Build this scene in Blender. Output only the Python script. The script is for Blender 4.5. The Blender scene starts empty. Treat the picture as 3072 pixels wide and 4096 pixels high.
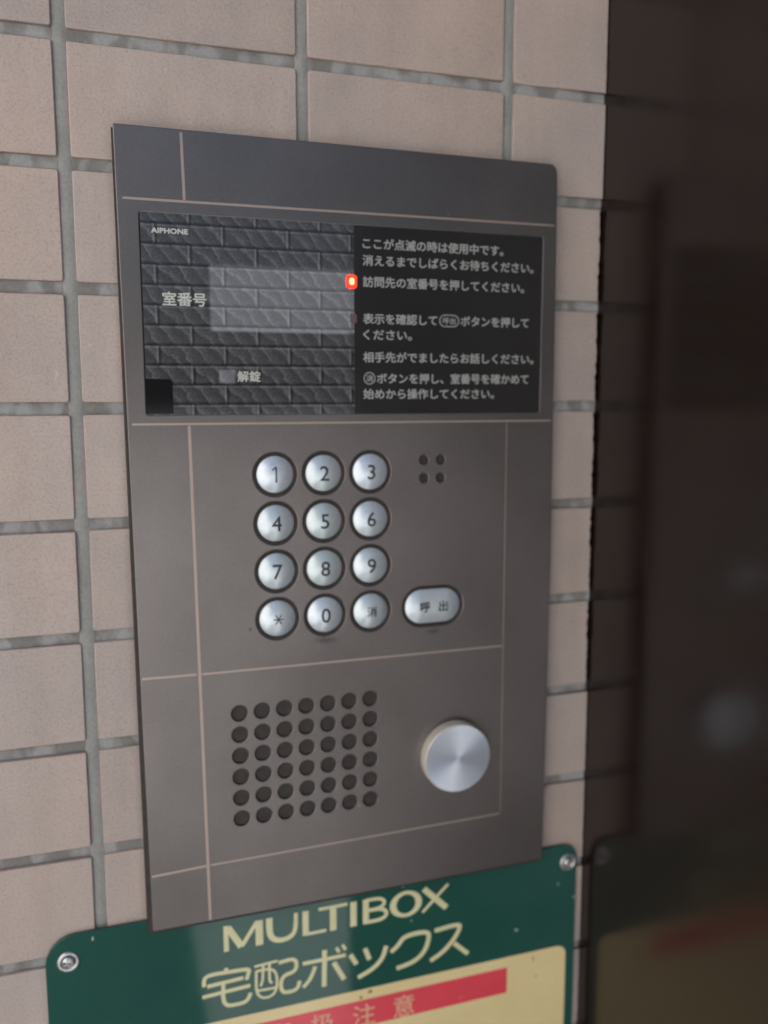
import bpy, math, random
from mathutils import Vector, Matrix
random.seed(7)
S = 0.001
scene = bpy.context.scene
col = scene.collection

# ------------------------------------------------------------ camera
cd = bpy.data.cameras.new('camera')
cam = bpy.data.objects.new('camera', cd); col.objects.link(cam)
scene.camera = cam
RB = ((0.9503600725563724, -0.3111498236730817, -0.0012327687698148945),
      (-0.04227756618326177, -0.12520319988969736, -0.9912299259682374),
      (0.3082666700897935, 0.9420774628264763, -0.13214277939471292))
rx, ry, rz = [Vector(r) for r in RB]            # right, down, forward
m = Matrix((rx, -ry, -rz)).transposed().to_4x4()
m.translation = Vector((9.7405, -390.4187, -145.3779)) * S
cam.matrix_world = m
cd.sensor_fit = 'HORIZONTAL'; cd.sensor_width = 36.0
cd.lens = 36.0 * 3440.0 / 3072.0
cd.clip_start = 0.01; cd.clip_end = 200
cd.dof.use_dof = True
cd.dof.focus_distance = 0.335
cd.dof.aperture_fstop = cd.lens / 5.4

# ------------------------------------------------------------ sky, sun, exposure
SUN_EL, SUN_AZ = 50.0, 62.0      # azimuth measured from +Y (behind the wall) towards +X
w = bpy.data.worlds.new('World'); scene.world = w; w.use_nodes = True
nt = w.node_tree; nt.nodes.clear()
sky = nt.nodes.new('ShaderNodeTexSky'); sky.sky_type = 'NISHITA'; sky.sun_disc = False
sky.sun_elevation = math.radians(SUN_EL); sky.sun_rotation = math.radians(SUN_AZ)
sky.air_density = 1.0; sky.dust_density = 4.0; sky.ozone_density = 1.0
bg = nt.nodes.new('ShaderNodeBackground'); bg.inputs[1].default_value = 0.08
wo = nt.nodes.new('ShaderNodeOutputWorld')
nt.links.new(sky.outputs[0], bg.inputs[0]); nt.links.new(bg.outputs[0], wo.inputs[0])
sd = bpy.data.lights.new('sun', 'SUN'); sd.energy = 4.5; sd.angle = math.radians(0.5); sd.color = (1, 0.95, 0.88)
sun = bpy.data.objects.new('sun', sd); col.objects.link(sun)
el, az = math.radians(SUN_EL), math.radians(SUN_AZ)
dirn = Vector((math.sin(az) * math.cos(el), math.cos(az) * math.cos(el), math.sin(el)))
sun.rotation_euler = dirn.to_track_quat('Z', 'Y').to_euler()
sun.location = dirn * 5
scene.view_settings.view_transform = 'Standard'
scene.view_settings.look = 'None'
scene.view_settings.exposure = 0.9
scene.cycles.max_bounces = 8
scene.cycles.diffuse_bounces = 4

# ------------------------------------------------------------ helpers
WL = {}
def empty(name, loc, label, cat, group=None):
    o = bpy.data.objects.new(name, None); col.objects.link(o)
    o.location = Vector(loc) * S; WL[o.name] = Vector(loc) * S
    o.empty_display_size = 0.02
    o['label'] = label; o['category'] = cat
    if group: o['group'] = group
    return o
def link(name, me, mat=None, parent=None, loc=(0, 0, 0), kind=None, label=None, cat=None, group=None):
    """loc is in world millimetres; meshes are in metres around loc"""
    o = bpy.data.objects.new(name, me); col.objects.link(o)
    L = Vector(loc) * S
    if mat is not None:
        if not me.materials: me.materials.append(mat)
    WL[o.name] = L
    if parent is not None:
        o.parent = parent; o.location = L - WL[parent.name]
    else: o.location = L
    if kind: o['kind'] = kind
    if label: o['label'] = label
    if cat: o['category'] = cat
    if group: o['group'] = group
    return o
def mesh(name, vs, fs, smooth=None):
    me = bpy.data.meshes.new(name)
    me.from_pydata([Vector(v) * S for v in vs], [], fs)
    if smooth: 
        for i, p in enumerate(me.polygons): p.use_smooth = True if smooth is True else smooth(i)
    me.update(); return me
def box_mesh(name, x0, x1, y0, y1, z0, z1):
    v = [(x0,y0,z0),(x1,y0,z0),(x1,y1,z0),(x0,y1,z0),(x0,y0,z1),(x1,y0,z1),(x1,y1,z1),(x0,y1,z1)]
    f = [(0,3,2,1),(4,5,6,7),(0,1,5,4),(1,2,6,5),(2,3,7,6),(3,0,4,7)]
    return mesh(name, v, f)
def rrect(w, h, r, n=4, cx=0, cz=0):
    """rounded rectangle outline counter clockwise, centred; r may be a 4-tuple TL,TR,BR,BL"""
    if not isinstance(r, (tuple, list)): r = (r,)*4
    tl, tr, br, bl = r; p = []
    for (sx, sz, rr, a0) in ((1, 1, tr, 0), (-1, 1, tl, 90), (-1, -1, bl, 180), (1, -1, br, 270)):
        ox, oz = sx*(w/2-rr), sz*(h/2-rr)
        k = n if rr > 0.01 else 0
        for i in range(k+1):
            a = math.radians(a0 + (90.0*i/k if k else 0))
            p.append((cx+ox+rr*math.cos(a), cz+oz+rr*math.sin(a)))
            if not k: break
    return p
def circle(cx, cz, r, n=28):
    return [(cx+r*math.cos(2*math.pi*i/n), cz+r*math.sin(2*math.pi*i/n)) for i in range(n)]
def inset(p, d):
    n = len(p); out = []
    for i in range(n):
        a, b, c = Vector(p[i-1]), Vector(p[i]), Vector(p[(i+1) % n])
        t1 = (b-a).normalized(); t2 = (c-b).normalized()
        n1 = Vector((-t1.y, t1.x)); n2 = Vector((-t2.y, t2.x))
        nn = (n1+n2).normalized(); s = max(0.4, nn.dot(n1))
        out.append(tuple(b + nn*d/s))
    return out
def slab(name, outline, yf, yb, bev=0.0, steps=2):
    """solid with a CCW outline in X,Z: front face at y=yf, back at y=yb, rounded front edge"""
    rings = [(outline, yb)]
    if bev > 0:
        for i in range(steps+1):
            a = math.pi/2*i/steps
            rings.append((inset(outline, bev*(1-math.cos(a))) if i else outline, yf+bev*(1-math.sin(a))))
    else: rings.append((outline, yf))
    n = len(outline); v = []; f = []; fl = []
    for p, y in rings: v += [(x, y, z) for x, z in p]
    for k in range(len(rings)-1):
        for i in range(n):
            j = (i+1) % n
            f.append((k*n+i, k*n+j, (k+1)*n+j, (k+1)*n+i)); fl.append(True)
    f.append(tuple(range((len(rings)-1)*n, len(rings)*n))); fl.append(False)
    f.append(tuple(reversed(range(n)))); fl.append(False)
    return mesh(name, v, f, smooth=lambda i: fl[i])
def flat_fill(name, loops, yf, thick, holes_bevel=0.0):
    """filled 2D curve: first loop outer, others holes; front at yf"""
    cu = bpy.data.curves.new(name, 'CURVE'); cu.dimensions = '2D'; cu.fill_mode = 'BOTH'
    for L in loops:
        sp = cu.splines.new('POLY'); sp.points.add(len(L)-1)
        for pt, (x, z) in zip(sp.points, L): pt.co = (x*S, z*S, 0, 1)
        sp.use_cyclic_u = True
    cu.extrude = (thick/2-holes_bevel)*S; cu.bevel_depth = holes_bevel*S; cu.bevel_resolution = 1
    o = bpy.data.objects.new(name, cu); col.objects.link(o)
    dg = bpy.context.evaluated_depsgraph_get()
    me = bpy.data.meshes.new_from_object(o.evaluated_get(dg))
    bpy.data.objects.remove(o); bpy.data.curves.remove(cu)
    M = Matrix(((1,0,0,0),(0,0,-1,(yf+thick/2)*S),(0,1,0,0),(0,0,0,1)))
    me.transform(M); me.update()
    return me
from mathutils.geometry import delaunay_2d_cdt
def plate_with_holes(name, outer, holes, yf, thick, bev):
    """plate with clean openings; outer and holes are the full-size outlines at the back, edges rounded at the front"""
    V, F = [], []; front = []
    for k, L in enumerate([outer]+holes):
        ins = inset(L, bev) if k == 0 else inset(L, -bev)
        mid = inset(L, bev*0.3) if k == 0 else inset(L, -bev*0.3)
        n = len(L); b0 = len(V)
        for ring, y in ((L, yf+thick), (L, yf+bev), (mid, yf+bev*0.3), (ins, yf)): V += [(x, y, z) for x, z in ring]
        for r_ in range(3):
            for i in range(n):
                j = (i+1) % n; q = (b0+r_*n+i, b0+r_*n+j, b0+(r_+1)*n+j, b0+(r_+1)*n+i)
                F.append(q if k == 0 else tuple(reversed(q)))
        front.append((b0+3*n, ins))
    pts = []; edges = []; idx = []
    for b0, ins in front:
        s0 = len(pts); n = len(ins)
        pts += [Vector(p) for p in ins]; idx += [b0+i for i in range(n)]
        edges += [(s0+i, s0+(i+1) % n) for i in range(n)]
    vo, eo, fo, ov, oe, of = delaunay_2d_cdt(pts, edges, [], 0, 1e-6)
    def inside(p, L):
        c = False; n = len(L)
        for i in range(n):
            (x1, z1), (x2, z2) = L[i], L[(i+1) % n]
            if (z1 > p.y) != (z2 > p.y) and p.x < (x2-x1)*(p.y-z1)/(z2-z1)+x1: c = not c
        return c
    for f in fo:
        c = sum((vo[i] for i in f), Vector((0, 0)))/3
        if not inside(c, front[0][1]) or any(inside(c, L) for _, L in front[1:]): continue
        q = [idx[ov[i][0]] for i in f]
        a, b_, d = (vo[i] for i in f)
        if (b_-a).cross(d-a) < 0: q.reverse()
        F.append(tuple(q))
    return mesh(name, V, F)
def text_mesh(name, body, size, width=None, bold=0.0, yf=-0.05, shear=0.0, align='LEFT', thick=0.0, spacing=1.0):
    # heavier strokes come from copies of the outline set a hair apart in width and depth
    """text whose left/centre and vertical middle sit at the origin; size = CJK body height in mm"""
    cu = bpy.data.curves.new(name, 'FONT'); cu.body = body; cu.size = size*S
    cu.resolution_u = 3; cu.shear = shear; cu.space_character = spacing
    o = bpy.data.objects.new(name, cu); col.objects.link(o)
    dg = bpy.context.evaluated_depsgraph_get()
    me = bpy.data.meshes.new_from_object(o.evaluated_get(dg))
    bpy.data.objects.remove(o); bpy.data.curves.remove(cu)
    xs = [v.co.x for v in me.vertices]; ys = [v.co.y for v in me.vertices]
    x0, x1, y0, y1 = min(xs), max(xs), min(ys), max(ys)
    sx = (width*S/(x1-x0)) if width else 1.0
    ox = x0 if align == 'LEFT' else (x0+x1)/2
    oy = (y0+y1)/2
    for v in me.vertices:
        v.co = ((v.co.x-ox)*sx, yf*S, v.co.y-oy)
    if bold > 0.02:
        vs = [v.co.copy() for v in me.vertices]; fs = [tuple(p.vertices) for p in me.polygons]; V = []; F = []
        for i, (dx, dz) in enumerate(((-1, -.6), (1, .6), (-.6, 1), (.6, -1))):
            b0 = len(V); V += [v+Vector((dx*bold*S, -0.008*i*S, dz*bold*S)) for v in vs]; F += [tuple(a+b0 for a in f) for f in fs]
        me2 = bpy.data.meshes.new(name); me2.from_pydata(V, [], F); bpy.data.meshes.remove(me); me = me2
    me.update(); return me
def chaikin(p, it=2):
    for _ in range(it):
        if len(p) < 3: return p
        q = [p[0]]
        for i in range(len(p)-1):
            a, b = Vector(p[i]), Vector(p[i+1])
            if i > 0: q.append(tuple(a*0.75+b*0.25))
            if i < len(p)-2: q.append(tuple(a*0.25+b*0.75))
        q.append(p[-1]); p = q
    return p
def ribbons(name, strokes, yf, h=0.12, cap=True, smooth_it=2):
    """low domed strokes; strokes = [(points, width0, width1)]"""
    V, F = [], []
    prof = [(-1, 0), (-0.85, 0.75), (0, 1), (0.85, 0.75), (1, 0)]
    for pts, w0, w1 in strokes:
        P = chaikin([tuple(p) for p in pts], smooth_it); n = len(P)
        C = []
        for i in range(n):
            a = Vector(P[max(0, i-1)]); b = Vector(P[min(n-1, i+1)]); t = (b-a).normalized()
            ww = (w0+(w1-w0)*i/max(1, n-1))/2
            if i == 0 and cap: C += [(Vector(P[0])-t*ww*0.15+t*0, t, ww*0.8)]
            C.append((Vector(P[i]), t, ww))
            if i == n-1 and cap: C += [(Vector(P[i])+t*ww*0.15, t, ww*0.8)]
        b0 = len(V)
        for c, t, ww in C:
            nn = Vector((-t.y, t.x))
            for s, hh in prof:
                q = c+nn*s*ww; V.append((q.x, yf-h*hh, q.y))
        for k in range(len(C)-1):
            for i in range(4):
                a = b0+k*5+i; F.append((a, a+5, a+6, a+1))
        F.append(tuple(b0+i for i in range(5))); e = b0+(len(C)-1)*5; F.append(tuple(e+4-i for i in range(5)))
    return mesh(name, V, F)

# ------------------------------------------------------------ materials
def srgb(r, g, b):
    return tuple(((c/255)/12.92 if c/255 <= 0.04045 else ((c/255+0.055)/1.055)**2.4) for c in (r, g, b)) + (1,)
def new_mat(name, color=(0.5, 0.5, 0.5, 1), rough=0.5, metal=0.0, spec=0.5, ior=1.5):
    m = bpy.data.materials.new(name); m.use_nodes = True
    n = m.node_tree.nodes; b = n['Principled BSDF']
    b.inputs['Base Color'].default_value = color if len(color) == 4 else (*color, 1)
    b.inputs['Roughness'].default_value = rough; b.inputs['Metallic'].default_value = metal
    b.inputs['IOR'].default_value = ior
    return m, m.node_tree, b
def N(nt, typ, **kw):
    n = nt.nodes.new(typ)
    for k, v in kw.items():
        if k.startswith('i_'):
            key = k[2:]; key = int(key) if key.isdigit() else key.replace('_', ' ')
            n.inputs[key].default_value = v
        else: setattr(n, k, v)
    return n
def noise(nt, scale, detail=3, rough=0.55, vec=None, dist=0.0):
    n = N(nt, 'ShaderNodeTexNoise'); n.inputs['Scale'].default_value = scale
    n.inputs['Detail'].default_value = detail; n.inputs['Roughness'].default_value = rough
    n.inputs['Distortion'].default_value = dist
    if vec is not None: nt.links.new(vec, n.inputs['Vector'])
    return n
def ramp(nt, fac, stops, interp='LINEAR'):
    r = N(nt, 'ShaderNodeValToRGB'); r.color_ramp.interpolation = interp
    e = r.color_ramp.elements
    while len(e) < len(stops): e.new(0.5)
    for el_, (p, c) in zip(e, stops): el_.position = p; el_.color = c if len(c) == 4 else (*c, 1)
    nt.links.new(fac, r.inputs[0]); return r
def mix(nt, fac, a, b, mode='MIX'):
    x = N(nt, 'ShaderNodeMix', data_type='RGBA', blend_type=mode)
    for i, v in ((0, fac), (6, a), (7, b)):
        if hasattr(v, 'links'): nt.links.new(v, x.inputs[i])
        else: x.inputs[i].default_value = v
    return x.outputs[2]
def math_(nt, op, a, b=None, c=None):
    x = N(nt, 'ShaderNodeMath', operation=op)
    for i, v in enumerate((a, b, c)):
        if v is None: continue
        if hasattr(v, 'links'): nt.links.new(v, x.inputs[i])
        else: x.inputs[i].default_value = v
    return x.outputs[0]
def bump(nt, b, height, strength=0.3, dist=0.0003):
    bp = N(nt, 'ShaderNodeBump'); bp.inputs['Strength'].default_value = strength; bp.inputs['Distance'].default_value = dist
    nt.links.new(height, bp.inputs['Height']); nt.links.new(bp.outputs[0], b.inputs['Normal'])
def wpos(nt): return N(nt, 'ShaderNodeNewGeometry').outputs['Position']

# glazed tile
def tile_material():
    m, t, b = new_mat('tile_glaze', rough=0.42)
    info = N(t, 'ShaderNodeObjectInfo'); pos = wpos(t)
    n1 = noise(t, 38, 5, 0.6, pos); n2 = noise(t, 900, 3, 0.6, pos); n3 = noise(t, 9, 2, 0.5, pos)
    base = ramp(t, n1.outputs[0], [(0.28, (0.470, 0.400, 0.375)), (0.72, (0.590, 0.484, 0.440))])
    c = mix(t, 0.35, base.outputs[0], ramp(t, n3.outputs[0], [(0.3, (0.44, 0.425, 0.425)), (0.7, (0.60, 0.485, 0.415))]).outputs[0])
    rv = ramp(t, info.outputs['Random'], [(0, (0.91, 0.895, 0.89)), (0.5, (0.99, 0.96, 0.935)), (1, (1.0, 1.0, 1.0))])
    c = mix(t, 1.0, c, rv.outputs[0], 'MULTIPLY')
    sp = ramp(t, n2.outputs[0], [(0.30, (0.80, 0.76, 0.73)), (0.50, (1, 1, 1)), (0.7, (1.07, 1.07, 1.07))])
    c = mix(t, 0.8, c, sp.outputs[0], 'MULTIPLY')
    # faint vertical run-off stains
    ms = N(t, 'ShaderNodeMapping'); ms.inputs['Scale'].default_value = (55, 1, 5); t.links.new(pos, ms.inputs[0])
    st = noise(t, 1.0, 4, 0.6, ms.outputs[0])
    c = mix(t, 0.6, c, ramp(t, st.outputs[0], [(0.3, (0.88, 0.865, 0.85)), (0.55, (1, 1, 1)), (0.75, (1.06, 1.06, 1.07))]).outputs[0], 'MULTIPLY')
    # small pale scuffs
    sc = noise(t, 160, 2, 0.5, pos, 1.5)
    sm = ramp(t, sc.outputs[0], [(0.73, (0, 0, 0)), (0.78, (1, 1, 1))])
    c = mix(t, math_(t, 'MULTIPLY', sm.outputs[0], 0.45), c, (0.72, 0.66, 0.63, 1))
    # rare brown rust dots
    v = N(t, 'ShaderNodeTexVoronoi'); v.inputs['Scale'].default_value = 16; t.links.new(pos, v.inputs['Vector'])
    vd = ramp(t, v.outputs['Distance'], [(0.018, (1, 1, 1)), (0.05, (0, 0, 0))])
    c = mix(t, math_(t, 'MULTIPLY', vd.outputs[0], 0.5), c, (0.22, 0.11, 0.06, 1))
    t.links.new(c, b.inputs['Base Color'])
    t.links.new(ramp(t, n1.outputs[0], [(0.3, (0.36,)*3), (0.7, (0.52,)*3)]).outputs[0], b.inputs['Roughness'])
    h = math_(t, 'ADD', n2.outputs[0], math_(t, 'MULTIPLY', noise(t, 220, 2, 0.5, pos).outputs[0], 1.5))
    bump(t, b, h, 0.35, 0.00025)
    return m
M_tile = tile_material()
def grout_material(name, streaks):
    m, t, b = new_mat(name, rough=0.88)
    pos = wpos(t)
    n = noise(t, 700, 4, 0.6, pos); n2 = noise(t, 60, 3, 0.5, pos)
    c = ramp(t, n2.outputs[0], [(0.3, (0.31, 0.312, 0.295)), (0.7, (0.37, 0.372, 0.355))]).outputs[0]
    if streaks:
        mp = N(t, 'ShaderNodeMapping'); mp.inputs['Scale'].default_value = (95, 1, 60); t.links.new(pos, mp.inputs[0])
        s = noise(t, 1.0, 2, 0.45, mp.outputs[0], 0.5)
        k = ramp(t, s.outputs[0], [(0.44, (0, 0, 0)), (0.58, (1, 1, 1))])
        c = mix(t, k.outputs[0], (0.225, 0.208, 0.190, 1), (0.43, 0.435, 0.44, 1))
        c = mix(t, 0.35, c, ramp(t, n2.outputs[0], [(0.3, (0.25, 0.24, 0.23)), (0.7, (0.36, 0.36, 0.36))]).outputs[0])
    c = mix(t, 0.5, c, ramp(t, n.outputs[0], [(0.3, (0.75,)*3), (0.65, (1.1,)*3)]).outputs[0], 'MULTIPLY')
    t.links.new(c, b.inputs['Base Color'])
    bump(t, b, n.outputs[0], 0.6, 0.0004)
    return m
M_grout_v = grout_material('grout_smooth', False)
M_grout_h = grout_material('grout_patchy', True)

def panel_material():
    m, t, b = new_mat('bronze_grey_panel', rough=0.36, metal=0.88)
    pos = wpos(t)
    n = noise(t, 1400, 3, 0.6, pos); n2 = noise(t, 22, 4, 0.55, pos)
    c = ramp(t, n2.outputs[0], [(0.3, (0.176, 0.160, 0.157)), (0.7, (0.210, 0.192, 0.190))]).outputs[0]
    c = mix(t, 0.6, c, ramp(t, n.outputs[0], [(0.3, (0.82,)*3), (0.7, (1.15,)*3)]).outputs[0], 'MULTIPLY')
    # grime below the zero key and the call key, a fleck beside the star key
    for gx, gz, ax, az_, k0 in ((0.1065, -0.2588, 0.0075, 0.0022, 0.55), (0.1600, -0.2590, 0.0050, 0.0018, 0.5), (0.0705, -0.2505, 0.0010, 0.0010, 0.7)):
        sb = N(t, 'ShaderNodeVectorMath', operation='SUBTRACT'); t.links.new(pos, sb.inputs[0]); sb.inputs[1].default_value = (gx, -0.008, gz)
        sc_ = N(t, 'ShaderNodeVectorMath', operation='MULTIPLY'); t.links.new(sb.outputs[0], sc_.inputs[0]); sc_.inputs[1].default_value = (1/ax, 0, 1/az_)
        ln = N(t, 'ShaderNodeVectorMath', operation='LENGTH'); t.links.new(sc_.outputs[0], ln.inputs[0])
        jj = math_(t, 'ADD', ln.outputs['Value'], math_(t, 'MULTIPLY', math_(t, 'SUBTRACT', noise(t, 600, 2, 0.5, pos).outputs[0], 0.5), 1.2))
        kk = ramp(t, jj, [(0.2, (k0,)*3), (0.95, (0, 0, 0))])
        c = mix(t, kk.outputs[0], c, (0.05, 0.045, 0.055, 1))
    # rare pale nicks
    v = N(t, 'ShaderNodeTexVoronoi'); v.inputs['Scale'].default_value = 30; t.links.new(pos, v.inputs['Vector'])
    vd = ramp(t, v.outputs['Distance'], [(0.012, (1, 1, 1)), (0.03, (0, 0, 0))])
    c = mix(t, math_(t, 'MULTIPLY', vd.outputs[0], 0.35), c, (0.5, 0.48, 0.45, 1))
    t.links.new(c, b.inputs['Base Color'])
    mp = N(t, 'ShaderNodeMapping'); mp.inputs['Scale'].default_value = (18, 18, 5); t.links.new(pos, mp.inputs[0])
    sm = noise(t, 0.8, 1, 0.4, mp.outputs[0])
    t.links.new(ramp(t, sm.outputs[0], [(0.1, (0.27,)*3), (0.9, (0.35,)*3)]).outputs[0], b.inputs['Roughness'])
    bump(t, b, n.outputs[0], 0.12, 0.0001)
    return m
M_panel = panel_material()
_t = M_panel.node_tree; _b = _t.nodes['Principled BSDF']; _b.inputs['Anisotropic'].default_value = 0.75
_v = N(_t, 'ShaderNodeCombineXYZ'); _v.inputs[0].default_value = 1.0; _t.links.new(_v.outputs[0], _b.inputs['Tangent'])
M_line, t_, b_ = new_mat('pale_inlay', (0.46, 0.375, 0.33), rough=0.42, metal=0.5)
M_dark, t_, b_ = new_mat('dark_rubber', (0.035, 0.028, 0.026), rough=0.6)
n_ = noise(t_, 300, 3, 0.5, wpos(t_)); t_.links.new(ramp(t_, n_.outputs[0], [(0.3, (0.028, 0.022, 0.02)), (0.7, (0.05, 0.04, 0.036))]).outputs[0], b_.inputs['Base Color'])
M_black, t_, b_ = new_mat('black_cavity', (0.008, 0.007, 0.007), rough=0.8); b_.inputs['Specular IOR Level'].default_value = 0.08

def key_material():
    m, t, b = new_mat('silver_key', rough=0.24, metal=0.5)
    pos = wpos(t); info = N(t, 'ShaderNodeObjectInfo')
    n = noise(t, 500, 4, 0.6, pos)
    c = ramp(t, n.outputs[0], [(0.3, (0.68, 0.75, 0.86)), (0.65, (0.78, 0.85, 0.95))]).outputs[0]
    c = mix(t, math_(t, 'MULTIPLY', info.outputs['Random'], 0.6), c, (0.58, 0.68, 0.64, 1))
    t.links.new(c, b.inputs['Base Color'])
    t.links.new(ramp(t, n.outputs[0], [(0.3, (0.28,)*3), (0.7, (0.33,)*3)]).outputs[0], b.inputs['Roughness'])
    return m
M_key = key_material()
M_symbol, t_, b_ = new_mat('grey_key_print', (0.045, 0.045, 0.055), rough=0.6)

def knob_material(side):
    m, t, b = new_mat('turned_aluminium' + ('_side' if side else ''), (0.80, 0.80, 0.82), rough=0.5, metal=0.35 if side else 0.8)
    tc = N(t, 'ShaderNodeTexCoord')
    sep = N(t, 'ShaderNodeSeparateXYZ'); t.links.new(tc.outputs['Object'], sep.inputs[0])
    r = math_(t, 'SQRT', math_(t, 'ADD', math_(t, 'POWER', sep.outputs[0], 2.0), math_(t, 'POWER', sep.outputs[2], 2.0)))
    nn = N(t, 'ShaderNodeTexNoise', noise_dimensions='1D'); nn.inputs['Scale'].default_value = 2500; nn.inputs['Detail'].default_value = 2
    t.links.new(r if not side else sep.outputs[1], nn.inputs['W'])
    if not side:
        b.inputs['Anisotropic'].default_value = 0.75
        tg = N(t, 'ShaderNodeTangent', direction_type='RADIAL', axis='Y')
        t.links.new(tg.outputs[0], b.inputs['Tangent'])
        b.inputs['Roughness'].default_value = 0.45
    c = ramp(t, nn.outputs[0], [(0.3, (0.70, 0.77, 0.90)), (0.7, (0.80, 0.87, 0.98))] if not side else [(0.3, (0.62, 0.57, 0.50)), (0.7, (0.84, 0.78, 0.70))])  # warm side and cool face: tint of the light put into one metal
    t.links.new(c.outputs[0], b.inputs['Base Color'])
    bump(t, b, nn.outputs[0], 0.12, 0.00004)
    return m
M_knob = knob_material(False); M_knob_side = knob_material(True)

def brick_print():
    """printed picture of split-face stone courses behind a clear window; x,z in millimetres"""
    m, t, b = new_mat('stone_course_print', rough=0.07)
    pos = wpos(t); sep = N(t, 'ShaderNodeSeparateXYZ'); t.links.new(pos, sep.inputs[0])
    x = math_(t, 'MULTIPLY', sep.outputs[0], 1000.0); z = math_(t, 'MULTIPLY', sep.outputs[2], 1000.0)
    u = math_(t, 'ADD', x, -62.8+283.5); v = math_(t, 'ADD', z, 73.2+167.0-8.35)   # row 1 spans -81.5..-73.2
    row = math_(t, 'FLOOR', math_(t, 'DIVIDE', v, 8.35))
    odd = math_(t, 'MODULO', row, 2.0)
    u2 = math_(t, 'ADD', u, math_(t, 'MULTIPLY', odd, 14.17))
    bu = math_(t, 'MODULO', u2, 28.35); bv = math_(t, 'MODULO', v, 8.35)
    ph = math_(t, 'MODULO', u2, 14.175)                      # relief repeats twice per stone
    cmb = N(t, 'ShaderNodeCombineXYZ'); t.links.new(bu, cmb.inputs[0]); t.links.new(bv, cmb.inputs[1]); t.links.new(math_(t, 'MULTIPLY', row, 0.35), cmb.inputs[2])
    mp = N(t, 'ShaderNodeMapping', vector_type='POINT'); mp.inputs['Rotation'].default_value = (0, 0, math.radians(52)); mp.inputs['Scale'].default_value = (1, 1, 1)
    t.links.new(cmb.outputs[0], mp.inputs[0])
    mp2 = N(t, 'ShaderNodeMapping'); mp2.inputs['Scale'].default_value = (0.10, 0.30, 1.0); t.links.new(mp.outputs[0], mp2.inputs[0])
    mp3 = N(t, 'ShaderNodeMapping'); mp3.inputs['Scale'].default_value = (0.10, 0.30, 1.0); mp3.inputs['Location'].default_value = (0.06, 0.22, 0); t.links.new(mp.outputs[0], mp3.inputs[0])
    na = noise(t, 1.0, 3, 0.6, mp2.outputs[0], 0.7); nb = noise(t, 1.0, 3, 0.6, mp3.outputs[0], 0.7)
    # slanting chisel ridges, two to a stone, bright on the upper right side
    wob = noise(t, 0.16, 2, 0.5, cmb.outputs[0])
    q = math_(t, 'SUBTRACT', u2, math_(t, 'MULTIPLY', math_(t, 'SUBTRACT', 8.35, bv), 0.95))
    q = math_(t, 'ADD', q, math_(t, 'MULTIPLY', math_(t, 'SUBTRACT', wob.outputs[0], 0.5), 7.5))
    q = math_(t, 'MODULO', math_(t, 'ADD', q, 283.5), 7.09)
    rg = ramp(t, math_(t, 'DIVIDE', q, 7.09), [(0.0, (0.62,)*3), (0.10, (0.78,)*3), (0.30, (0.50,)*3), (0.62, (0.34,)*3), (0.90, (0.22,)*3), (1.0, (0.55,)*3)])
    am = ramp(t, na.outputs[0], [(0.35, (0.25,)*3), (0.6, (1,)*3)])
    d = math_(t, 'ADD', 0.36, math_(t, 'MULTIPLY', math_(t, 'SUBTRACT', rg.outputs[0], 0.42), math_(t, 'MULTIPLY', am.outputs[0], 0.65)))
    fine = noise(t, 1.1, 3, 0.6, cmb.outputs[0])
    d = math_(t, 'ADD', d, math_(t, 'MULTIPLY', math_(t, 'SUBTRACT', fine.outputs[0], 0.5), 0.55))
    # lit upper-left edges of a stone, dark lower edge and joints
    top = ramp(t, math_(t, 'DIVIDE', bv, 8.35), [(0.0, (0, 0, 0)), (0.10, (0.30,)*3), (0.16, (0.5,)*3), (0.84, (0.5,)*3), (0.90, (0.72,)*3), (0.96, (0.6,)*3), (1.0, (0.1,)*3)])
    d = math_(t, 'ADD', d, math_(t, 'MULTIPLY', math_(t, 'SUBTRACT', top.outputs[0], 0.5), 0.9))
    sd_ = ramp(t, math_(t, 'DIVIDE', bu, 28.35), [(0.0, (0.0,)*3), (0.022, (0.12,)*3), (0.045, (0.5,)*3), (0.955, (0.5,)*3), (0.975, (0.95,)*3), (0.99, (0.7,)*3), (1.0, (0.0,)*3)])
    d = math_(t, 'ADD', d, math_(t, 'MULTIPLY', math_(t, 'SUBTRACT', sd_.outputs[0], 0.5), 0.7))
    c = ramp(t, d, [(0.0, (0.018, 0.018, 0.020)), (0.35, (0.068, 0.068, 0.075)), (0.8, (0.20, 0.20, 0.215)), (1.0, (0.34, 0.34, 0.36))]).outputs[0]
    # number window (x 56..118, z -89..-117) and small lock window: paler, bluish
    def rectmask(x0, x1, z0, z1, s=1.2):
        def sm(v, e0, e1):
            q = N(t, 'ShaderNodeMapRange', interpolation_type='SMOOTHSTEP'); q.clamp = True
            t.links.new(v, q.inputs[0]); q.inputs[1].default_value = e0; q.inputs[2].default_value = e1; return q.outputs[0]
        a = math_(t, 'MULTIPLY', sm(x, x0-s/2, x0+s/2), math_(t, 'SUBTRACT', 1.0, sm(x, x1-s/2, x1+s/2)))
        bb = math_(t, 'MULTIPLY', sm(z, z0-s/2, z0+s/2), math_(t, 'SUBTRACT', 1.0, sm(z, z1-s/2, z1+s/2)))
        return math_(t, 'MULTIPLY', a, bb)
    k = math_(t, 'MAXIMUM', rectmask(56.5, 125, -116.8, -89.0, 2.0), rectmask(59.5, 66.3, -139.2, -133.4))
    lit = mix(t, 1.0, c, (1.4, 1.45, 1.5, 1), 'MULTIPLY')
    lit = mix(t, 1.0, lit, (0.10, 0.103, 0.110, 1), 'ADD')
    c = mix(t, k, c, lit)
    k2 = rectmask(57, 118, -116.9, -115.6, 0.5)
    c = mix(t, math_(t, 'MULTIPLY', k2, 0.5), c, (0.32, 0.35, 0.42, 1))
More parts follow.
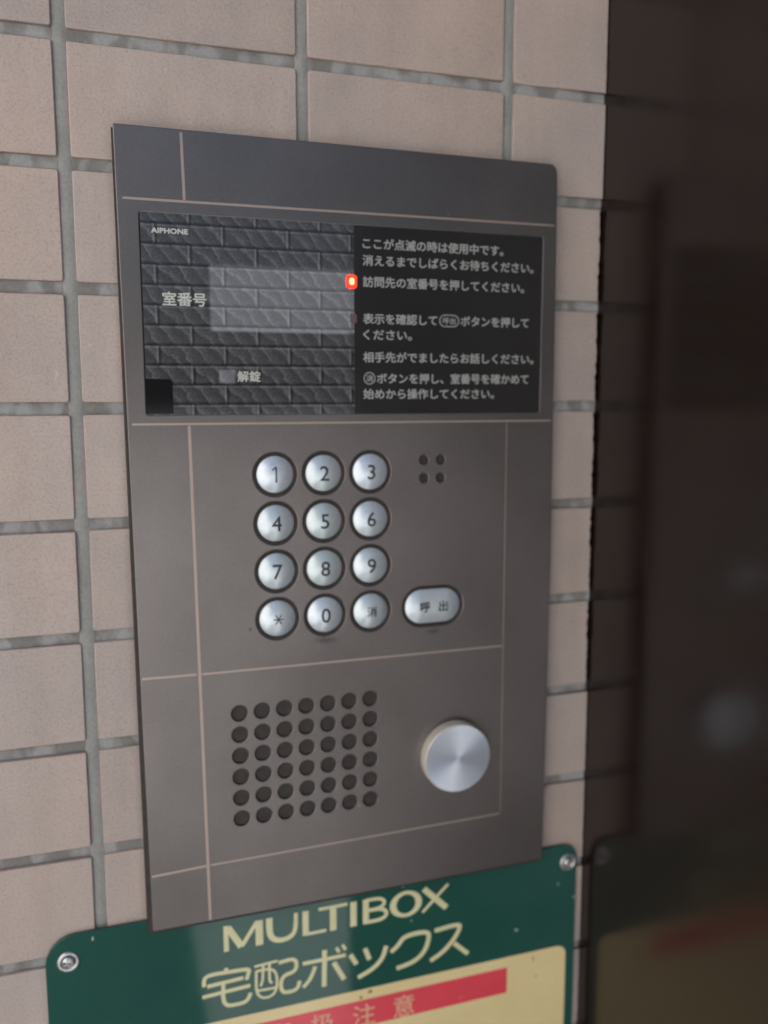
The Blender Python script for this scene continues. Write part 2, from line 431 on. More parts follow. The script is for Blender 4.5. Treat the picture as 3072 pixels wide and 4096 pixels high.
    t.links.new(c, b.inputs['Base Color'])
    return m
M_print = brick_print()
M_blackglass, t_, b_ = new_mat('black_printed_window', (0.022, 0.021, 0.022), rough=0.10)
n_ = noise(t_, 60, 4, 0.6, wpos(t_)); t_.links.new(ramp(t_, n_.outputs[0], [(0.3, (0.09,)*3), (0.75, (0.22,)*3)]).outputs[0], b_.inputs['Roughness'])
M_lens, t_, b_ = new_mat('dark_lens_window', (0.006, 0.006, 0.008), rough=0.08)
M_white, t_, b_ = new_mat('pale_print', (0.42, 0.44, 0.42), rough=0.5)
M_white2, t_, b_ = new_mat('bright_print', (0.60, 0.62, 0.58), rough=0.5)
M_led, t_, b_ = new_mat('lit_red_lamp', (0.8, 0.02, 0.01), rough=0.3)
b_.inputs['Emission Color'].default_value = (1.0, 0.025, 0.012, 1); b_.inputs['Emission Strength'].default_value = 1.3
M_led2, t_, b_ = new_mat('lit_red_lamp_core', (0.9, 0.3, 0.2), rough=0.3)
b_.inputs['Emission Color'].default_value = (1.0, 0.27, 0.09, 1); b_.inputs['Emission Strength'].default_value = 2.2
M_led_off, t_, b_ = new_mat('unlit_lamp', (0.16, 0.10, 0.11), rough=0.25)

def sign_material(name, c1, c2, rough=0.12, specks=True):
    m, t, b = new_mat(name, rough=rough)
    pos = wpos(t)
    n = noise(t, 25, 4, 0.6, pos)
    c = ramp(t, n.outputs[0], [(0.3, c1), (0.7, c2)]).outputs[0]
    if specks:
        s = noise(t, 130, 2, 0.5, pos, 0.8); k = ramp(t, s.outputs[0], [(0.74, (0, 0, 0)), (0.80, (1, 1, 1))])
        s2 = noise(t, 14, 3, 0.6, pos); k2 = ramp(t, s2.outputs[0], [(0.5, (0, 0, 0)), (0.62, (1, 1, 1))])
        kk = math_(t, 'MULTIPLY', k.outputs[0], math_(t, 'MULTIPLY', k2.outputs[0], 0.7))
        c = mix(t, kk, c, (0.30, 0.36, 0.33, 1))
    t.links.new(c, b.inputs['Base Color'])
    r = noise(t, 80, 3, 0.6, pos)
    t.links.new(ramp(t, r.outputs[0], [(0.3, (rough*0.7,)*3), (0.75, (rough*1.5,)*3)]).outputs[0], b.inputs['Roughness'])
    return m
M_green = sign_material('green_enamel', (0.016, 0.084, 0.068), (0.022, 0.100, 0.080), 0.05)
M_yellow = sign_material('yellow_print', (0.84, 0.69, 0.36), (0.90, 0.75, 0.41), 0.2, False)
M_cream = sign_material('cream_lettering', (0.74, 0.72, 0.43), (0.80, 0.77, 0.47), 0.25, False)
M_red = sign_material('red_print', (0.80, 0.075, 0.105), (0.86, 0.09, 0.125), 0.2, False)
M_peach = sign_material('peach_lettering', (0.82, 0.42, 0.28), (0.88, 0.48, 0.32), 0.3, False)
M_rust, t_, b_ = new_mat('brown_mark', (0.30, 0.16, 0.06), rough=0.8)
M_chip, t_, b_ = new_mat('paint_chip', (0.45, 0.48, 0.44), rough=0.7)
def steel():
    m, t, b = new_mat('zinc_screw', (0.62, 0.62, 0.63), rough=0.33, metal=0.9)
    n = noise(t, 900, 3, 0.6, wpos(t))
    t.links.new(ramp(t, n.outputs[0], [(0.3, (0.42, 0.42, 0.43)), (0.7, (0.75, 0.75, 0.76))]).outputs[0], b.inputs['Base Color'])
    bump(t, b, n.outputs[0], 0.2, 0.0001); return m
M_steel = steel()

def dark_stone():
    m, t, b = new_mat('polished_dark_brown', rough=0.2, ior=1.45)
    pos = wpos(t); n = noise(t, 260, 5, 0.7, pos); n2 = noise(t, 30, 3, 0.5, pos)
    c = ramp(t, n.outputs[0], [(0.3, (0.0105, 0.0056, 0.0042)), (0.7, (0.0165, 0.0090, 0.0070))]).outputs[0]
    t.links.new(c, b.inputs['Base Color'])
    t.links.new(ramp(t, n2.outputs[0], [(0.3, (0.17,)*3), (0.7, (0.23,)*3)]).outputs[0], b.inputs['Roughness'])
    return m
M_stone = dark_stone()
def rough_mat(name, c1, c2, sc, rough=0.85, bs=0.4):
    m, t, b = new_mat(name, rough=rough)
    pos = wpos(t); n = noise(t, sc, 5, 0.6, pos)
    t.links.new(ramp(t, n.outputs[0], [(0.3, c1), (0.7, c2)]).outputs[0], b.inputs['Base Color'])
    bump(t, b, n.outputs[0], bs, 0.002); return m
M_ground = rough_mat('pale_paving', (0.40, 0.41, 0.42), (0.50, 0.51, 0.52), 12)
M_soffit = rough_mat('painted_soffit', (0.55, 0.52, 0.47), (0.62, 0.58, 0.52), 6)
M_dark_sheet = rough_mat('dark_reflection_sheet', (0.02, 0.02, 0.02), (0.04, 0.04, 0.04), 200)

# ------------------------------------------------------------ setting
gnd = link('ground', box_mesh('ground', -60000, 60000, -60000, 60000, -100, 0), M_ground, loc=(0, 0, -1300), kind='structure')
#soffit = link('ceiling', box_mesh('ceiling', -3000, 1500, -1500, 300, 0, 150), M_soffit, loc=(0, 0, 1000), kind='structure')

sw = link('bounce_wall', box_mesh('bounce_wall', -150, 0, -2600, 0, 0, 2300), rough_mat('bounce_white', (0.76, 0.75, 0.73), (0.82, 0.81, 0.79), 8), loc=(-800, -60, -1300),  # added, unseen: bounces light onto the tiles from the left
          label='added off-white wall out of view at the left, bouncing light onto the tiles', cat='wall')

link('ground_darkener', box_mesh('ground_darkener', 560, 30000, -3600, 30000, 0, 6), rough_mat('darkener_grey', (0.04, 0.04, 0.04), (0.06, 0.06, 0.06), 90), loc=(0, 0, -1300), kind='structure')  # added unseen dark layer, cuts the light bounced up from the right

# ---- tiled wall: backing, grout joints, tiles
wall = empty('tiled_wall', (0, 4, -1300), 'wall of pinkish beige oblong tiles with grey joints behind the intercom', 'wall')
def backing_material():
    m, t, b = new_mat('far_tiling', rough=0.5)
    pos = wpos(t); mp = N(t, 'ShaderNodeMapping'); mp.inputs['Rotation'].default_value = (math.radians(-90), 0, 0)
    mp.inputs['Location'].default_value = (0, 0, 0); t.links.new(pos, mp.inputs[0])
    sep = N(t, 'ShaderNodeSeparateXYZ'); t.links.new(pos, sep.inputs[0])
    cm = N(t, 'ShaderNodeCombineXYZ'); t.links.new(sep.outputs[0], cm.inputs[0]); t.links.new(math_(t, 'ADD', sep.outputs[2], 10.0), cm.inputs[1])
    br = N(t, 'ShaderNodeTexBrick'); br.offset = 0.0; br.inputs['Scale'].default_value = 1.0
    br.inputs['Brick Width'].default_value = 0.1; br.inputs['Row Height'].default_value = 0.05; br.inputs['Mortar Size'].default_value = 0.0027
    br.inputs['Color1'].default_value = (0.60, 0.48, 0.42, 1); br.inputs['Color2'].default_value = (0.56, 0.45, 0.40, 1); br.inputs['Mortar'].default_value = (0.28, 0.27, 0.26, 1)
    t.links.new(cm.outputs[0], br.inputs['Vector']); t.links.new(br.outputs[0], b.inputs['Base Color'])
    return m
link('wall_backing', box_mesh('wall_backing', -3000, 300, 0, 200, 0, 1900), backing_material(), wall, loc=(0, 3.5, -1300))
COLS = list(range(-5, 3)); ROWS = list(range(-7, 18))
def tile_mesh(w, h, jit, ragged=0):
    rnd = random.Random(jit)
    if not ragged:
        o = rrect(w, h, 0.7, 1)
        o = [(x+rnd.uniform(-.12, .12), z+rnd.uniform(-.12, .12)) for x, z in o]
    else:
        k = 22; o = [(w/2+(rnd.uniform(-.55, .1) - (0.4 if rnd.random() < .2 else 0))*ragged, -h/2+h*i/k) for i in range(k+1)]
        o += [(-w/2, h/2), (-w/2, -h/2)]
    return slab('tile', o, 0.0, 3.4, 0.5 if not ragged else 0.3, 2)
Tm = [tile_mesh(94.6, 44.8, i) for i in range(4)]; Tc = [tile_mesh(49.2, 44.8, 20+i, 1.0) for i in range(4)]; Te = [tile_mesh(50.1, 44.8, 30+i, 0.2) for i in range(2)]
for m_ in Tm+Tc+Te: m_.materials.append(M_tile)
rnd = random.Random(3)
for c in COLS:
    for r in ROWS:
        zc = -50*r-25
        if c < 2:
            o = link('tile', Tm[rnd.randrange(4)], None, wall, loc=(100*c+50, rnd.uniform(-.15, .15), zc))
        else:
            gap = 1 <= r <= 5
            o = link('tile', (Tc if gap else Te)[rnd.randrange(4 if gap else 2)], None, wall, loc=((202.7+24.6 if gap else 202.7+25.05)+(rnd.uniform(-.1, .3) if gap else 0), rnd.uniform(-.15, .15), zc))
        o.rotation_euler = (rnd.uniform(-.004, .004), rnd.uniform(-.003, .003), rnd.uniform(-.004, .004))
link('seam_strip', box_mesh('seam_strip', 249.5, 253.0, 2.2, 3.3, -900, 300), M_black, wall, loc=(0, 0, 0))
x0w, x1w = 100*COLS[0]-3, 252.9; z1w, z0w = -50*ROWS[0]+3, -50*(ROWS[-1]+1)-3
def joint(vertical, p):
    rr = random.Random(int(p*7)+vertical)
    V, F = [], []; n = 260 if vertical else 200
    a0, a1 = (z0w, z1w) if vertical else (x0w, x1w)
    prof = [(-3.3, 1.9), (-2.0, 1.25), (0, 1.0), (2.0, 1.25), (3.3, 1.9)] if vertical else [(-3.3, 1.7), (-1.8, 1.5), (0, 1.4), (1.8, 1.5), (3.3, 1.7)]
    ph = [rr.uniform(0, 6.28) for _ in range(4)]
    for i in range(n+1):
        a = a0+(a1-a0)*i/n
        wob = 0.12*math.sin(a/9+ph[0])+0.08*math.sin(a/3.7+ph[1])+rr.uniform(-.07, .07)
        for s, y in prof:
            q = (p+s, y+wob, a) if vertical else (a, y+wob*1.6, p+s)
            V.append(q)
    for i in range(n):
        for k in range(4):
            b0 = i*5+k; F.append((b0, b0+1, b0+6, b0+5) if vertical else (b0, b0+5, b0+6, b0+1))
    return mesh('grout_joint', V, F, smooth=True)
for c in COLS[:]:
    link('grout_joint', joint(True, 100*c), M_grout_v, wall, loc=(0, 0, 0))
for r in ROWS+[ROWS[-1]+1]:
    link('grout_joint', joint(False, -50*r), M_grout_h, wall, loc=(0, 0.25, 0))

# ---- polished dark return at the right
stone = link('polished_panel', box_mesh('polished_panel', 0, 60, -487, 40, 0, 1905), M_stone, loc=(253.1, 0, -1300),
             label='dark brown polished upright panel at the right, mirroring the tiles and the green sign', cat='panel')
link('reflection_edge_sheet', box_mesh('reflection_edge_sheet', -350, 150, -1900, -750, 0, 12), M_dark_sheet, loc=(0, 0, -1300),  # added, unseen: darkens the sign's reflection left of the pale band
     label='added dark sheet on the paving, out of view, edging the reflection in the sign', cat='mat')

# ------------------------------------------------------------ intercom
YF = -8.0
ic = empty('intercom_panel', (121, 0, -389.5), 'bronze grey door intercom with keypad, lit red lamp and perforated speaker on the tile wall', 'intercom')
KX = [83.3, 105.8, 128.2]; KZ = [-179.8, -202.0, -224.2, -246.4]
CALL = (159.9, -246.3)
SPX = [64.75+10.5*i for i in range(7)]; SPZ = [-289.7-10.25*i for i in range(6)]
MIC = [(155.0, -174.9), (163.5, -174.9), (155.0, -183.6), (163.5, -183.6)]
# face plate, slightly out of square on its left side
outer = [(222.9, -389.6), (223.4, -388.9)] + [(224.0, -225.0)] + [(222.6, -39.2), (221.9, -36.6), (219.6, -35.1)] + [(19.6, -34.9), (19.2, -35.4)] + [(22.4, -389.2), (22.8, -389.6)]
ex = 0.0
disp = rrect(187.2, 83.6, 0.6, 2, 121.9, -110.9)
loops = [outer, rrect(187.2+2*ex, 83.6+2*ex, 0.9, 2, 121.9, -110.9)]
for x in KX:
    for z in KZ: loops.append(circle(x, z, 10.0+ex, 40))
loops.append(rrect(31.6+2*ex, 20+2*ex, 10.0+ex-.01, 14, *CALL))
for x in SPX:
    for z in SPZ: loops.append(circle(x, z, 3.7+ex, 24))
for x, z in MIC: loops.append(circle(x, z, 2.2+ex, 20))
me = plate_with_holes('face_plate', loops[0], loops[1:], YF, 2.4, 0.45)
plate = link('face_plate', me, M_panel, ic)
# dark back box showing at the left
bo = [(220, -391), (221, -60), (218, -38), (18.6, -36.2), (20.3, -391.2)]
link('back_box', slab('back_box', bo, -6.9, -2.3, 0.3, 1), M_dark, ic, loc=(0, 0, 0))
bo2 = [(218, -386.5), (218, -40), (22, -40), (24, -386.5)]
link('mounting_frame', slab('mounting_frame', bo2, -2.3, 1.0, 0), M_black, ic, loc=(0, 0, 0))

# pale inlay lines
def inlay(a, b, wd):
    d = (Vector(b)-Vector(a)).normalized(); n = Vector((-d.y, d.x))*wd/2
    o = [Vector(a)-n, Vector(b)-n, Vector(b)+n, Vector(a)+n]
    link('inlay_line', slab('inlay_line', [tuple(p) for p in o], YF-0.07, YF+0.3, 0.03, 1), M_line, ic)
inlay((46.9, -63.2), (46.3, -36.2), 1.15)
inlay((22.0, -63.9), (221.5, -63.4), 0.95)
inlay((22.2, -156.7), (222.2, -156.9), 0.9)
inlay((48.7, -388.9), (46.0, -157.6), 1.3)
inlay((198.2, -359.0), (198.0, -157.8), 0.35)
inlay((22.2, -268.8), (45.9, -269.2), 1.15); inlay((48.3, -269.3), (197.4, -269.9), 0.95)
inlay((23.0, -362.5), (47.6, -361.6), 1.15); inlay((49.6, -361.6), (197.6, -359.6), 0.8)

# display window: stone print half, black instruction half
dw = link('display_window', slab('display_window', rrect(92.2, 84.4, 0.4, 1, 74.7, -110.9), YF+0.12, YF+2.0, 0), M_print, ic)
iw = link('instruction_window', slab('instruction_window', rrect(95.6, 84.4, 0.4, 1, 168.65, -110.9), YF+0.12, YF+2.0, 0), M_blackglass, ic)
link('lens_window', slab('lens_window', rrect(11.4, 14.8, (0, 1.8, 0.2, 0), 4, 33.9, -144.9), YF+0.05, YF+0.13, 0), M_lens, dw)
YT = YF+0.12
def print_line(body, x, z, width, size, parent, mat, bold=0.06, align='LEFT', name='lettering', yo=0.06, spacing=1.0, shear=0):
    me = text_mesh(name, body, size, width, bold, 0, shear, align, spacing=spacing)
    return link(name, me, mat, parent, loc=(x, YT-yo, z))
print_line('室番号', 36.6, -103.9, 18.2, 6.0, dw, M_white2, 0.12)
print_line('解錠', 67.5, -136.2, 10.0, 4.9, dw, M_white2, 0.09)
print_line('AIPHONE', 33.0, -76.1, 14.9, 2.9, dw, M_white2, 0.12)
TL = [('ここが点滅の時は使用中です。', 125.0, -76.6, 69.6), ('消えるまでしばらくお待ちください。', 125.0, -84.0, 85.7),
      ('訪問先の室番号を押してください。', 125.1, -93.4, 80.8), ('表示を確認して', 125.1, -109.8, 36.0), ('ボタンを押して', 173.2, -109.8, 35.6),
      ('ください。', 125.1, -117.0, 23.4), ('相手先がでましたらお話しください。', 125.1, -127.1, 86.6),
      ('ボタンを押し、室番号を確かめて', 131.6, -136.7, 77.7), ('始めから操作してください。', 125.1, -143.8, 65.8)]
for s_, x, z, wd in TL: print_line(s_, x, z, wd, 5.0, iw, M_white, 0.085)
def ringmark(w, h, x, z):
    link('button_mark', flat_fill('button_mark', [rrect(w, h, h/2-.01, 8), rrect(w-0.8, h-0.8, (h-0.8)/2-.01, 8)], 0, 0.05), M_white, iw, loc=(x, YT-0.06, z))
ringmark(10.0, 5.6, 167.3, -109.8); print_line('呼出', 167.3, -109.8, 6.4, 3.2, iw, M_white, 0.03, 'CENTER')
ringmark(5.6, 5.6, 128.0, -136.7); print_line('消', 128.0, -136.7, 3.2, 3.3, iw, M_white, 0.03, 'CENTER')
lamp = link('indicator_lamp', slab('indicator_lamp', rrect(5.0, 5.8, 1.1, 3), -0.25, 0.3, 0.2, 2), M_led, ic, loc=(119.6, YT-0.1, -93.7), label='lit red indicator lamp')
link('lamp_core', slab('lamp_core', rrect(2.3, 3.0, 0.9, 4), -0.32, 0.0, 0.06, 1), M_led2, lamp, loc=(119.7, YT-0.12, -93.6))
link('indicator_lamp', slab('indicator_lamp', rrect(3.2, 4.2, 0.7, 3), -0.08, 0.3, 0.05, 1), M_led_off, ic, loc=(120.4, YT-0.05, -109.9), label='unlit indicator lamp')

# keys
import bmesh
def densify(me):
    bm = bmesh.new(); bm.from_mesh(me)
    bmesh.ops.triangulate(bm, faces=bm.faces)
    for _ in range(4):
        es = [e for e in bm.edges if e.calc_length() > 0.0007]
        if not es: break
        bmesh.ops.subdivide_edges(bm, edges=es, cuts=1)
        bmesh.ops.triangulate(bm, faces=[f for f in bm.faces if len(f.verts) > 3])
    bm.to_mesh(me); bm.free(); me.update()
RK, HK = 8.3, 2.3
Rs = (RK*RK+HK*HK)/(2*HK)
def dome_y(x, z):            # negative = towards viewer
    r2 = min(x*x+z*z, RK*RK); return -(math.sqrt(Rs*Rs-r2)-(Rs-HK))
def dome_mesh(name):
    V, F = [], []; n = 48; rings = 10
    V.append((0, dome_y(0, 0), 0))
    for k in range(1, rings+1):
        r = RK*math.sin(math.pi/2*k/rings)
        for i in range(n):
            a = 2*math.pi*i/n; V.append((r*math.cos(a), dome_y(r*math.cos(a), r*math.sin(a)), r*math.sin(a)))
    for i in range(n): V.append((RK*math.cos(2*math.pi*i/n), 3.0, RK*math.sin(2*math.pi*i/n)))
    for i in range(n):
        j = (i+1) % n; F.append((0, 1+j, 1+i))
        for k in range(rings):
            a = 1+k*n; F.append((a+i, a+j, a+n+j, a+n+i))
    me = mesh(name, V, F, smooth=True); return me
def tube_mesh(name, outline, yf, yb):
    n = len(outline); V = [(x, yf, z) for x, z in outline]+[(x, yb, z) for x, z in outline]
    F = [(i, i+n, (i+1) % n+n, (i+1) % n) for i in range(n)]
    return mesh(name, V, F, smooth=True)
def ring_mesh(name, outline_out, outline_in, yo, yi, yb):
    n = len(outline_out)
    V = [(x, yb, z) for x, z in outline_out]+[(x, yo, z) for x, z in outline_out]+[(x, yi, z) for x, z in outline_in]+[(x, yb, z) for x, z in outline_in]
    F = []
    for k in range(3):
        for i in range(n):
            j = (i+1) % n; F.append((k*n+i, k*n+j, (k+1)*n+j, (k+1)*n+i))
    return mesh(name, V, F, smooth=True)
KD = dome_mesh('key_cap'); KD.materials.append(M_key)
KR = ring_mesh('key_well', circle(0, 0, 10.05, 40), circle(0, 0, 8.5, 40), 0.3, 1.5, 3.2); KR.materials.append(M_dark)
labels = [['1', '2', '3'], ['4', '5', '6'], ['7', '8', '9'], ['*', '0', '消']]
for r in range(4):
    for c in range(3):
        L = labels[r][c]; loc = (KX[c], YF, KZ[r])
        k = link('key', KD, None, ic, loc=(KX[c], YF+0.35, KZ[r]), label={'*': 'star key', '消': 'clear key'}.get(L, 'number %s key' % L))
        link('key_well', KR, None, k, loc=loc)
        if L == '*':
            st = []
            for a in (0, 60, 120):
                d = Vector((math.cos(math.radians(a)), math.sin(math.radians(a))))*(2.5 if a else 2.2)
                st.append(([tuple(-d), tuple(-d*0.5), (0, 0), tuple(d*0.5), tuple(d)], 0.55, 0.55))
            sm = ribbons('key_symbol', st, 0, 0.02, smooth_it=0)
        elif L == '消': sm = text_mesh('key_symbol', L, 5.2, None, 0.07, 0, 0, 'CENTER')
        elif L == '1': sm = ribbons('key_symbol', [([(-1.7, 2.2), (-0.9, 2.7), (0.1, 3.5)], 0.62, 0.62), ([(0.1, 3.6), (0.1, -3.5)], 0.72, 0.72)], 0, 0.02, smooth_it=0)
        else: sm = text_mesh('key_symbol', L, 9.7, None, 0.07, 0, 0, 'CENTER')
        densify(sm)
        for v in sm.vertices:
            v.co.y += (dome_y(v.co.x*1000, v.co.z*1000)-0.2)*S
        link('key_symbol', sm, M_symbol, k, loc=(KX[c], YF+0.35, KZ[r]))
# call key
def stadium(w, h): return rrect(w, h, h/2-0.01, 14)
def call_mesh():
    V, F = [], []; n = None; steps = 9; W0, H0 = 28.2, 16.6
    for k in range(steps+1):
        a = math.pi/2*k/steps; ins = 8.2*(1-math.sin(a))
        # k=0 centre line ... k=steps rim
        o = stadium(W0-2*ins, max(H0-2*ins, 0.3)); n = len(o)
        rr = (8.3-ins); y = -(math.sqrt(max(Rs*Rs-rr*rr, 0))-(Rs-HK))*0.85
        V += [(x, y, z) for x, z in o]
    V += [(x, 3.0, z) for x, z in stadium(W0, H0)]
    for k in range(steps+1):
        for i in range(n):
            j = (i+1) % n; F.append((k*n+i, k*n+j, (k+1)*n+j, (k+1)*n+i))
    F = [tuple(reversed(f)) for f in F]
    F.append(tuple(range(n)))
    return mesh('key_cap', V, F, smooth=True)
ck = link('call_key', call_mesh(), M_key, ic, loc=(CALL[0], YF+0.35, CALL[1]), label='wide call key')
link('key_well', ring_mesh('key_well', stadium(31.7, 20.1), stadium(28.8, 17.2), 0.3, 1.5, 3.2), M_dark, ck, loc=(CALL[0], YF, CALL[1]))
for s_, dx in (('呼', -4.6), ('出', 4.9)):
    sm = text_mesh('key_symbol', s_, 5.6, None, 0.12, 0, 0, 'CENTER')
    densify(sm)
    for v in sm.vertices:
        zz = v.co.z*1000; v.co.y += (-(math.sqrt(Rs*Rs-zz*zz)-(Rs-HK))*0.85-0.2)*S
    link('key_symbol', sm, M_symbol, ck, loc=(CALL[0]+dx, YF+0.35, CALL[1]))
# speaker cavity liner, mic liner
link('speaker_cavity', box_mesh('speaker_cavity', 58, 134, YF+2.45, YF+4, -348, -283), M_black, ic)
tm = tube_mesh('hole_liner', circle(0, 0, 3.72, 24), 0.5, 3.4); tm.materials.append(M_black)
for i, x in enumerate(SPX):
    for j, z in enumerate(SPZ): link('speaker_hole', tm, None, ic, loc=(x, YF, z))
tm2 = tube_mesh('hole_liner', circle(0, 0, 2.2, 20), 0.5, 3.4); tm2.materials.append(M_black)
for x, z in MIC: link('microphone_hole', tm2, None, ic, loc=(x, YF, z))
link('microphone_cavity', box_mesh('microphone_cavity', 151, 168, YF+2.45, YF+4, -188, -171), M_black, ic)
# round knob (card or key cylinder cover)
def knob():
    n = 96; R = 17.6; P = [(R, 0), (R, -5.2), (R-0.15, -5.7), (R-0.55, -6.1)]
    V = []
    for r_, y in P:
        for i in range(n): a = 2*math.pi*i/n; V.append((r_*math.cos(a), y, r_*math.sin(a)))
    F = []
    for k in range(len(P)-1):
        for i in range(n):
            j = (i+1) % n; F.append((k*n+i, k*n+j, (k+1)*n+j, (k+1)*n+i))
    F = [tuple(f) for f in F]
    return mesh('round_knob', V, F, smooth=True)
kb = link('round_knob', knob(), M_knob_side, ic, loc=(171.6, YF, -323.6))
def kface():
    n = 96; V = [(0, -6.35, 0)]; F = []
    rs = [0.6, 4, 8, 12, 15.5, 17.05]
    for r_ in rs:
        y = -6.35+0.25*(r_/17.05)**1.0
        for i in range(n): a = 2*math.pi*i/n; V.append((r_*math.cos(a), y, r_*math.sin(a)))
    for i in range(n):
        j = (i+1) % n; F.append((0, 1+i, 1+j))
        for k in range(len(rs)-1): a = 1+k*n; F.append((a+i, a+n+i, a+n+j, a+j))
    return mesh('knob_face', V, F, smooth=True)
link('knob_face', kface(), M_knob, kb, loc=(171.6, YF, -323.6))

# ------------------------------------------------------------ green sign
YS = -2.0
sign = empty('delivery_box_sign', (111.7, 0, -700), 'dark green parcel box sign with cream lettering and yellow field, screwed on under the intercom', 'sign')
go = rrect(272.6, 312.4, (13.5, 8.5, 12, 12), 8, 111.7, -387.6-156.2)
link('sign_plate', slab('sign_plate', go, YS, -0.4, 0.25, 2), M_green, sign)
yo = rrect(261.8, 245, (5.5, 5.5, 5, 5), 6, 111.7, -446.4-122.5)
link('yellow_field', slab('yellow_field', yo, YS-0.06, YS+0.1, 0), M_yellow, sign)
link('red_bar', slab('red_bar', rrect(190.2, 14.8, 0, 1, 111.7, -459.8), YS-0.12, YS+0.1, 0), M_red, sign)
for s_, x in zip('取扱注意', (81.7, 103.6, 125.6, 147.4)):
    link('lettering', text_mesh('lettering', s_, 13.0, None, 0.12, 0, 0, 'CENTER'), M_peach, sign, loc=(x, YS-0.18, -460.8))
MB = [([(56.55, -397.3), (56.55, -410.6)], 2.4, 2.4), ([(57.4, -398.3), (63.8, -409.5)], 3.3, 3.3), ([(63.9, -409.5), (71.5, -398.3)], 2.1, 2.1), ([(72.6, -397.6), (72.6, -410.6)], 3.7, 3.7),
      ([(77.6, -397.4), (77.6, -405.8), (79.4, -409.2), (83.8, -410.6), (88.6, -409.4), (90.7, -406.0), (90.9, -397.4)], 3.2, 2.0),
      ([(95.7, -397.4), (95.7, -410.4)], 3.2, 3.2), ([(95.7, -409.8), (106.2, -409.8)], 1.7, 1.7), ([(102.3, -397.9), (117.2, -397.9)], 1.7, 1.7), ([(109.8, -397.9), (109.8, -410.6)], 3.4, 3.4),
      ([(120.4, -397.3), (120.4, -410.6)], 3.4, 3.4), ([(126.9, -397.3), (126.9, -410.6)], 3.2, 3.2),
      ([(126.9, -397.9), (134.4, -397.9), (137.4, -400.4), (135.0, -403.4), (127.4, -403.6)], 1.9, 1.9), ([(128.1, -403.6), (135.6, -403.7), (138.6, -406.9), (135.8, -409.9), (126.9, -409.8)], 2.1, 2.1),
      ([(158.2, -397.5), (171.0, -410.4)], 3.2, 3.2), ([(171.8, -397.3), (157.6, -410.5)], 1.6, 1.6)]
def o_letter():
    n = 40; V = []; F = []
    for i in range(n):
        a = 2*math.pi*i/n
        for rx_, rz_, y in ((8.8, 7.2, 0), (8.4, 6.9, -0.1), (5.6, 5.5, -0.1), (5.2, 5.2, 0)):
            V.append((148.5+rx_*math.cos(a), YS-0.02+y, -404.0+rz_*math.sin(a)))
    for i in range(n):
        for k in range(3):
            a = i*4+k; b = ((i+1) % n)*4+k; F.append((a, a+1, b+1, b))
    return mesh('lettering', V, F)
link('lettering', ribbons('lettering', MB, YS-0.02, 0.1, cap=False), M_cream, sign)
link('lettering', o_letter(), M_cream, sign)
KANA = [[(45.43,-426.56),(45.4,-422.76),(47.65,-421.1),(57.33,-421.52),(66.92,-422.04),(67.22,-423.38),(65.85,-427.43)],[(56.08,-419.36),(56.16,-421.66)],[(47.03,-426.93),(64.23,-426.19)],[(44.59,-432.03),(67.43,-431.03)],[(54.64,-426.9),(54.09,-439.04),(62.51,-439.66),(66.07,-438.81),(67.72,-435.06)],[(69.9,-421.53),(81.23,-420.95)],[(70.66,-424.16),(70.35,-438.94),(80.66,-439.5),(81.03,-424.42),(70.66,-424.16)],[(74.03,-421.83),(73.89,-429.01),(72.72,-432.61)],[(77.23,-421.77),(77.06,-431.02),(78.38,-432.1)],[(71.39,-434.73),(80.02,-435.08)],[(81.93,-422.14),(90.68,-421.26),(90.82,-428.58),(83.01,-429.53),(82.62,-438.39),(88.45,-439.13),(91.42,-437.72),(92.2,-434.23)],[(94.05,-425.34),(116.0,-425.43)],[(105.24,-420.46),(104.78,-440.02)],[(100.33,-428.2),(97.87,-434.47),(94.12,-438.08)],[(109.92,-428.22),(115.14,-438.41)],[(111.25,-420.34),(112.73,-423.03)],[(114.53,-419.46),(116.02,-422.42)],[(118.68,-425.88),(121.71,-431.6)],[(126.36,-424.09),(128.66,-430.46)],[(137.76,-425.2),(135.92,-431.52),(130.71,-436.28),(122.69,-439.3)],[(140.38,-428.99),(144.32,-426.33),(147.48,-421.61),(160.83,-421.42),(161.4,-426.17),(158.74,-433.24),(152.85,-437.41),(143.54,-438.88)],[(164.62,-422.21),(178.82,-421.03),(178.58,-424.28),(175.06,-429.87),(169.07,-435.48),(162.29,-438.67)],[(175.63,-431.65),(183.48,-439.16)]]
def kw(i): return 2.5 if i in (12, 14, 16+1, 18) or i >= 19 else (1.35 if 5 <= i <= 9 else (1.6 if i in (15, 16) else 2.0))
KAN = []
for i, L in enumerate(KANA):
    KAN.append((L, kw(i), kw(i)))
link('lettering', ribbons('lettering', KAN, YS-0.02, 0.1, smooth_it=2), M_cream, sign)
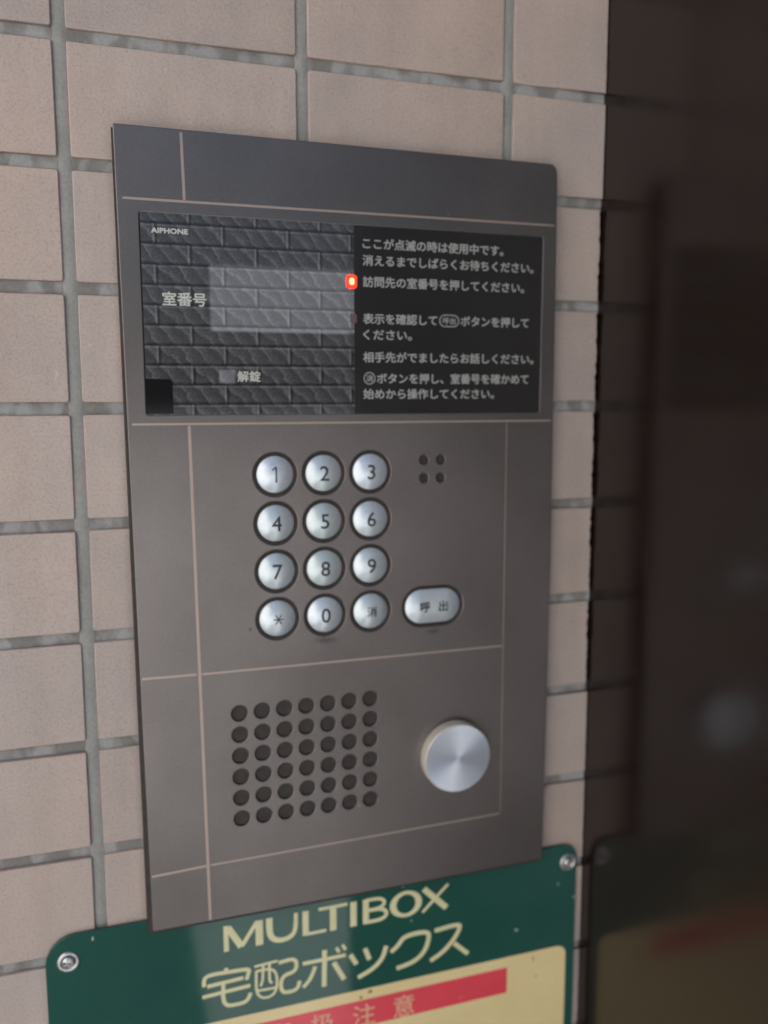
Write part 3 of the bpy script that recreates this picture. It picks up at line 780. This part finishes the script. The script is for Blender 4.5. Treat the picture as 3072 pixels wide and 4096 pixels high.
# small chips and stains
for x, z, a, b_ in ((236.8, -409.5, .7, .9), (250-3.2, -419, .8, .9), (212.0, -431.5, 1.2, .9), (-4.0, -391.2, .6, 1.3), (146.9, -393.8, .7, .9), (151.5, -413.8, .6, .5)):
    link('chip', slab('chip', [(a*math.cos(t)*random.uniform(.6, 1.1), b_*math.sin(t)*random.uniform(.6, 1.1)) for t in [i*math.pi/4 for i in range(8)]], -0.03, 0.1, 0), M_chip, sign, loc=(x, YS-0.02, z))
for x, z, a, b_ in ((222.5, -450.5, .45, 1.9), (128.7, -448.6, 1.6, 1.2), (124.0, -450.8, 1.2, 1.0), (224.5, -461.5, .6, .4)):
    link('stain', slab('stain', [(a*math.cos(t)*random.uniform(.5, 1.1), b_*math.sin(t)*random.uniform(.5, 1.1)) for t in [i*math.pi/5 for i in range(10)]], -0.02, 0.1, 0), M_rust, sign, loc=(x, YS-0.14, z))
# screws
def washer():
    n = 32; P = [(5.0, 0), (4.9, -0.5), (4.3, -0.9), (3.4, -0.8), (2.9, -0.3)]
    V = [(r_*math.cos(2*math.pi*i/n), y, r_*math.sin(2*math.pi*i/n)) for r_, y in P for i in range(n)]
    F = [(k*n+i, k*n+(i+1) % n, (k+1)*n+(i+1) % n, (k+1)*n+i) for k in range(len(P)-1) for i in range(n)]
    return mesh('washer', V, F, smooth=True)
def screw_head():
    n = 32; V = [(0, -0.5, 0)]; F = []
    rs = [0.3, 0.6, 1.0, 1.5, 2.2, 2.8]
    for r_ in rs:
        for i in range(n):
            a = 2*math.pi*i/n; x, z = r_*math.cos(a), r_*math.sin(a)
            y = -1.35*math.sqrt(max(0, 1-(r_/3.0)**2))-0.1
            if r_ < 1.7 and (abs(x) < 0.42 or abs(z) < 0.42): y += 0.9
            V.append((x, y, z))
    for i in range(n):
        j = (i+1) % n; F.append((0, 1+i, 1+j))
        for k in range(len(rs)-1): a = 1+k*n; F.append((a+i, a+n+i, a+n+j, a+j))
    return mesh('screw', V, F)
wm, shm = washer(), screw_head(); wm.materials.append(M_steel); shm.materials.append(M_steel)
for x, z, a in ((-14.8, -400.2, 20), (242.6, -397.7, 50)):
    s = link('screw', shm, None, sign, loc=(x, YS-0.4, z)); s.rotation_euler = (0, math.radians(a), 0)
    w_ = link('washer', wm, None, s, loc=(x, YS-0.02, z))
